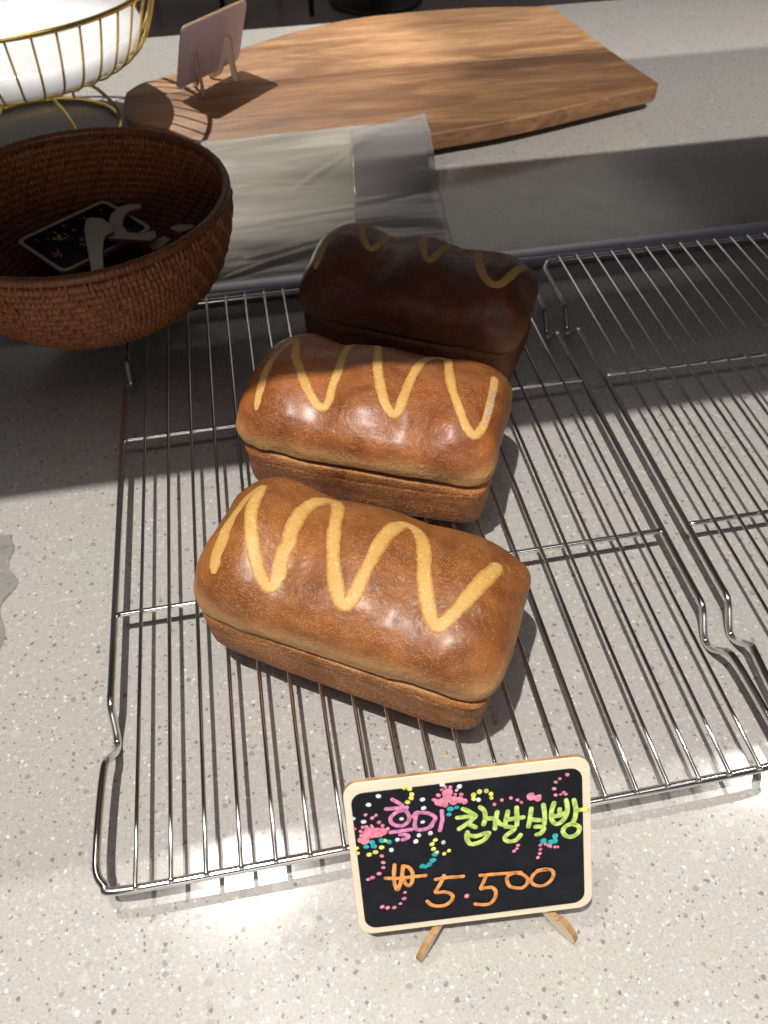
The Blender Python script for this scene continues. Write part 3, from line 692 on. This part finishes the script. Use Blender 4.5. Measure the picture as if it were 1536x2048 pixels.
for i in range(11):
    link('base_coil', *coil(.0035 + i * .0056, prof[0][1] - .001, .0032, max(5, int((.0035 + i * .0056) * 2 * PI / .0040)), .25, .5 * (i % 2), 60 + i), M['rattan_rim'], bowl)
link('foot_ring', *coil(.052, .0050, .0050, 110, .15, 0, 90), M['rattan_rim'], bowl)
# upright strands go over and under the coils, seen outside and inside
def strand(i, n):
    a = 2 * PI * (i + .25 * noise.noise(Vector((i * .9, 2, 2)))) / n; P = []
    for k, (R, z) in enumerate(prof + [(.1036, .0835)]):
        o = (.0026 if ((k + i) // 2) % 2 == 0 else -.0026) * (0 if k == len(prof) else 1)
        o += .0005 * noise.noise(Vector((i * 1.7, k * 1.3, 0))); aa = a + .006 * math.sin(k * 2.1 + i)
        P.append(((R + o) * math.cos(aa), (R + o) * math.sin(aa), z))
    return tube(smooth_path(P, False, 3), .00125, 5)
for i in range(172): link('strand', *strand(i, 172), M['rattan'], bowl)

sb = sign('small chalkboard sign with colourful scribbles lying inside the rattan bowl', 'little chalkboard price signs', .0810, .0650,
          frame_mat((-.0360, .4237, .0600), (.0637, .0489, .001), (-.044, .042, .001)), art='small')
def flat_piece(label, pts, z, tilt):
    o = bm_obj('loose_sign_leg', prism([(a * .001, b_ * .001) for a, b_ in pts], z, z + .0026, .0003, 1), M['ply']); shade_flat_caps(o)
    o.data.materials.append(M['burnt'])
    for p in o.data.polygons:
        if abs(p.normal.z) < .6: p.material_index = 1
    return tag(o, label, 'sign leg', 'loose wooden sign legs in the bowl')
flat_piece('crescent wooden sign leg with a straight foot lying on the chalkboard in the bowl', [(20.0, 500.7), (11.8, 503.2), (2.6, 500.4), (-3.1, 489.8), (-4.2, 478.5), (-2.1, 465.4), (-5.6, 460.3), (-4.2, 454.2), (27.2, 444.8), (32.0, 448.8), (30.8, 458.5), (19.7, 456.4), (10.3, 460.6), (6.3, 471.1), (6.6, 483.9), (10.5, 493.2), (19.0, 495.3)], .0640, 0)
flat_piece('bent wooden sign leg lying across the near edge of the chalkboard in the bowl', [(-20.5, 479.3), (-15.8, 482.1), (-8.1, 479.0), (-2.1, 469.4), (1.3, 457.7), (-4.4, 453.8), (-5.9, 447.0), (-5.9, 433.0), (-3.8, 402.7), (-12.1, 404.5), (-16.7, 435.3), (-21.0, 464.6)], .0670, 0)
flat_piece('small crescent wooden sign leg against the right wall of the bowl', [(41.4, 466.1), (47.1, 469.4), (58.5, 467.1), (60.3, 462.9), (53.4, 459.1), (48.1, 457.3), (44.4, 461.8)], .0610, 0)
flat_piece('short pale wooden sign piece between the chalkboard and the right wall of the bowl', [(30.2, 456.1), (37.0, 459.8), (40.7, 453.9), (34.0, 443.1), (27.7, 442.3), (25.8, 449.8)], .0580, 0)


# ------------------------------------------------------------------ wooden paddle board
bd = thing('cutting_board', 'long acacia wood paddle board lying at the back of the counter', 'cutting board')
near = [(.560, .733), (.551, .7245), (.52, .716), (.47, .702), (.42, .688), (.37, .676), (.32, .668), (.27, .661), (.21, .657), (.15, .662), (.10, .675), (.06, .700), (.034, .730), (.012, .747), (-.006, .760), (-.0145, .790)]
far = [(-.012, .835), (.004, .857), (.028, .868), (.065, .892), (.105, .925), (.150, .955), (.205, .984), (.262, 1.004), (.33, 1.012), (.40, 1.012), (.47, 1.004), (.518, .993), (.5265, .982)]
near = [tuple(v)[:2] for v in smooth_path([(*p, 0) for p in near], False, 4)]; far = [tuple(v)[:2] for v in smooth_path([(*p, 0) for p in far], False, 4)]
cutL, cutR = (-.0140, .8180), (.5435, .8300)
jl = [(-.0140, .8180), (.10, .826), (.275, .838), (.42, .836), (.5435, .8310)]
def board_part(name, poly, m):
    bm = prism(poly, .0085, .0262, .0024, 3); o = bm_obj(name, bm, m, bd); shade_flat_caps(o, 35); return o
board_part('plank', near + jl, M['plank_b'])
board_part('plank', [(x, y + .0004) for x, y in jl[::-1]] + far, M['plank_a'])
for p in ((.08, .76), (.08, .85), (.46, .75), (.46, .95)): link('foot', *[[(a + p[0], b + p[1], c) for a, b, c in lathe([(.001, .0088), (.009, .0088), (.010, .0003), (.001, .0003)], 20)[0]], lathe([(.001, .0088), (.009, .0088), (.010, .0003), (.001, .0003)], 20)[1]], M['black'], bd)

# ------------------------------------------------------------------ plastic bags
CREASES = [((.04, .664), (.235, .690), .0018), ((.150, .610), (.235, .655), .0016), ((.06, .476), (.165, .517), .0022), ((.08, .505), (.16, .525), .0010), ((.05, .56), (.26, .585), .0008)]
def sheet(name, corners, zf, m, label, nx=110, ny=90, th=.0009, seed=0, group='plastic film bags behind the rack'):
    a, b, c, d = [Vector((*p, 0)) for p in corners]; V = []; F = []
    for j in range(ny + 1):
        for i in range(nx + 1):
            u, v = i / nx, j / ny; p = (a * (1 - u) + b * u) * (1 - v) + (d * (1 - u) + c * u) * v
            q = noise.noise(Vector((p.x * 7, p.y * 18, seed))) * .0018 + noise.noise(Vector((p.x * 22 + p.y * 12, p.y * 50, seed + 3))) * .0003
            
            for (ax, ay), (bx, by), hh in CREASES:
                dx, dy = bx - ax, by - ay; tt = max(0., min(1., ((p.x - ax) * dx + (p.y - ay) * dy) / (dx * dx + dy * dy)))
                dd = math.hypot(p.x - ax - tt * dx, p.y - ay - tt * dy); q += hh * math.exp(-(dd / .0045) ** 2) * math.sin(PI * (.1 + .8 * tt))
            p.x += .0016 * noise.noise(Vector((p.y * 40, 1, seed))); V.append((p.x, p.y, zf(p.x, p.y) + abs(q) + q * .4 + .0005))
    n = len(V); V += [(x, y, z - th) for x, y, z in V]
    W = nx + 1
    for j in range(ny):
        for i in range(nx):
            k = j * W + i; F.append((k, k + 1, k + W + 1, k + W)); F.append((n + k + W, n + k + W + 1, n + k + 1, n + k))
    edge = [i for i in range(W)] + [j * W + nx for j in range(1, ny + 1)] + [ny * W + i for i in range(nx - 1, -1, -1)] + [j * W for j in range(ny - 1, 0, -1)]
    for q in range(len(edge)):
        k, l = edge[q], edge[(q + 1) % len(edge)]; F.append((l, k, n + k, n + l))
    o = link(name, V, F, m); tag(o, label, 'plastic bag', group); return o
def drape(x, y):
    e = .655; t = max(0., min(1., (y - (e - .075)) / .078)); t = t * t * (3 - 2 * t)
    return .0035 + (.0275 - .0035) * t
sheet('plastic_bag', [(.02, .4700), (.262, .4720), (.288, .690), (.04, .690)], lambda x, y: drape(x, y) + .0005, M['film'], 'large clear plastic bag draped over the near edge of the wooden board', seed=2)
sheet('plastic_bag', [(.186, .4800), (.272, .4830), (.2935, .700), (.212, .672)], lambda x, y: drape(x, y) + .0040, M['film_b'], 'narrow milky plastic bag on top of the large bag behind the shaded loaf', seed=9, nx=40, th=.0003)

# crumpled wrap at the left
def crumple():
    V = []; F = []; n = 22
    for j in range(n + 1):
        for i in range(n + 1):
            u, v = i / n, j / n; x = -.212 + u * .145; y = .125 + v * .105
            p = Vector((x * 26, y * 26, 0)); z = .002 + .020 * (noise.cell(Vector((x * 55, y * 55, 1.)) * 1.0) * .35 + .65 * abs(noise.noise(p))) * min(1, 5 * min(u, v, 1 - v) + .15) * min(1., (1 - u) * 4 + .18)
            x += .010 * noise.noise(Vector((y * 55, 3, 1))) * u; y += .005 * noise.noise(Vector((x * 60, 7, 1)))
            V.append((x, y, z))
    for j in range(n):
        for i in range(n):
            k = j * (n + 1) + i; F += [(k, k + 1, k + n + 2), (k, k + n + 2, k + n + 1)]
    return V, F
o = link('crumpled_wrap', *crumple(), M['wrap'], None, smooth=False); tag(o, 'crumpled grey plastic wrap lying at the left edge of the counter', 'plastic wrap')

# ------------------------------------------------------------------ gold wire basket on its stand with the white dish
gb = thing('wire_basket', 'gold wire basket on a ring stand behind the rattan bowl', 'wire basket', (-.108, .810, 0))
def ring(R, z, r, n=10, seg=96): return tube([(R * math.cos(2 * PI * k / seg), R * math.sin(2 * PI * k / seg), z) for k in range(seg)], r, n, closed=True)
link('rim_ring', *ring(.154, .140, .0024), M['gold'], gb)
link('bottom_ring', *ring(.098, .0700, .0016), M['gold'], gb)
link('base_ring', *ring(.085, .0026, .0024), M['gold'], gb)
bw = tube(smooth_path([(.1537, 0, .1395), (.1465, 0, .118), (.1385, 0, .099), (.1295, 0, .085), (.116, 0, .0755), (.100, 0, .0715), (.070, 0, .0705), (.03, 0, .0705)], False, 4), .0012, 7)
for i in range(44):
    o = link('wire', *bw, M['gold'], gb) if i == 0 else linkme('wire', bwm, gb)
    bwm = o.data; o.rotation_euler = (0, 0, 2 * PI * (i + .35) / 44)
gl = tube(smooth_path([(.085, 0, .003), (.083, 0, .018), (.066, 0, .040), (.040, 0, .054), (.050, 0, .064), (.062, 0, .067)], False, 5), .0019, 8)
for i in range(6):
    o = link('leg', *gl, M['gold'], gb) if i == 0 else linkme('leg', glm, gb)
    glm = o.data; o.rotation_euler = (0, 0, 2 * PI * (i + .15) / 6)
dish = link('serving_dish', *lathe([(.001, .0885), (.095, .0885), (.114, .0905), (.1235, .0965), (.1275, .1015), (.1290, .1025), (.1298, .1012), (.1270, .0930), (.1210, .0825), (.110, .0755), (.095, .0735), (.001, .0735)], 80), M['dish'])
dish.location = (-.108, .810, 0); tag(dish, 'round white dish sitting inside the gold wire basket', 'dish')

# a few crumbs on the stone under and beside the loaves
rnd = random.Random(8); L = []
for i in range(26):
    bm = bmesh.new(); bmesh.ops.create_icosphere(bm, subdivisions=1, radius=rnd.uniform(.0004, .0010))
    x, y = rnd.choice([(.20, .06), (.23, .15), (.14, .05), (.27, .10), (.06, .16)]); x += rnd.gauss(0, .022); y += rnd.gauss(0, .018)
    L.append(([(v.co.x * rnd.uniform(.7, 1.4) + x, v.co.y * rnd.uniform(.7, 1.3) + y, v.co.z * .7 + .0006) for v in bm.verts], [tuple(v.index for v in f.verts) for f in bm.faces])); bm.free()
o = link('crumbs', *join(L), M['custard']); tag(o, kind='stuff')
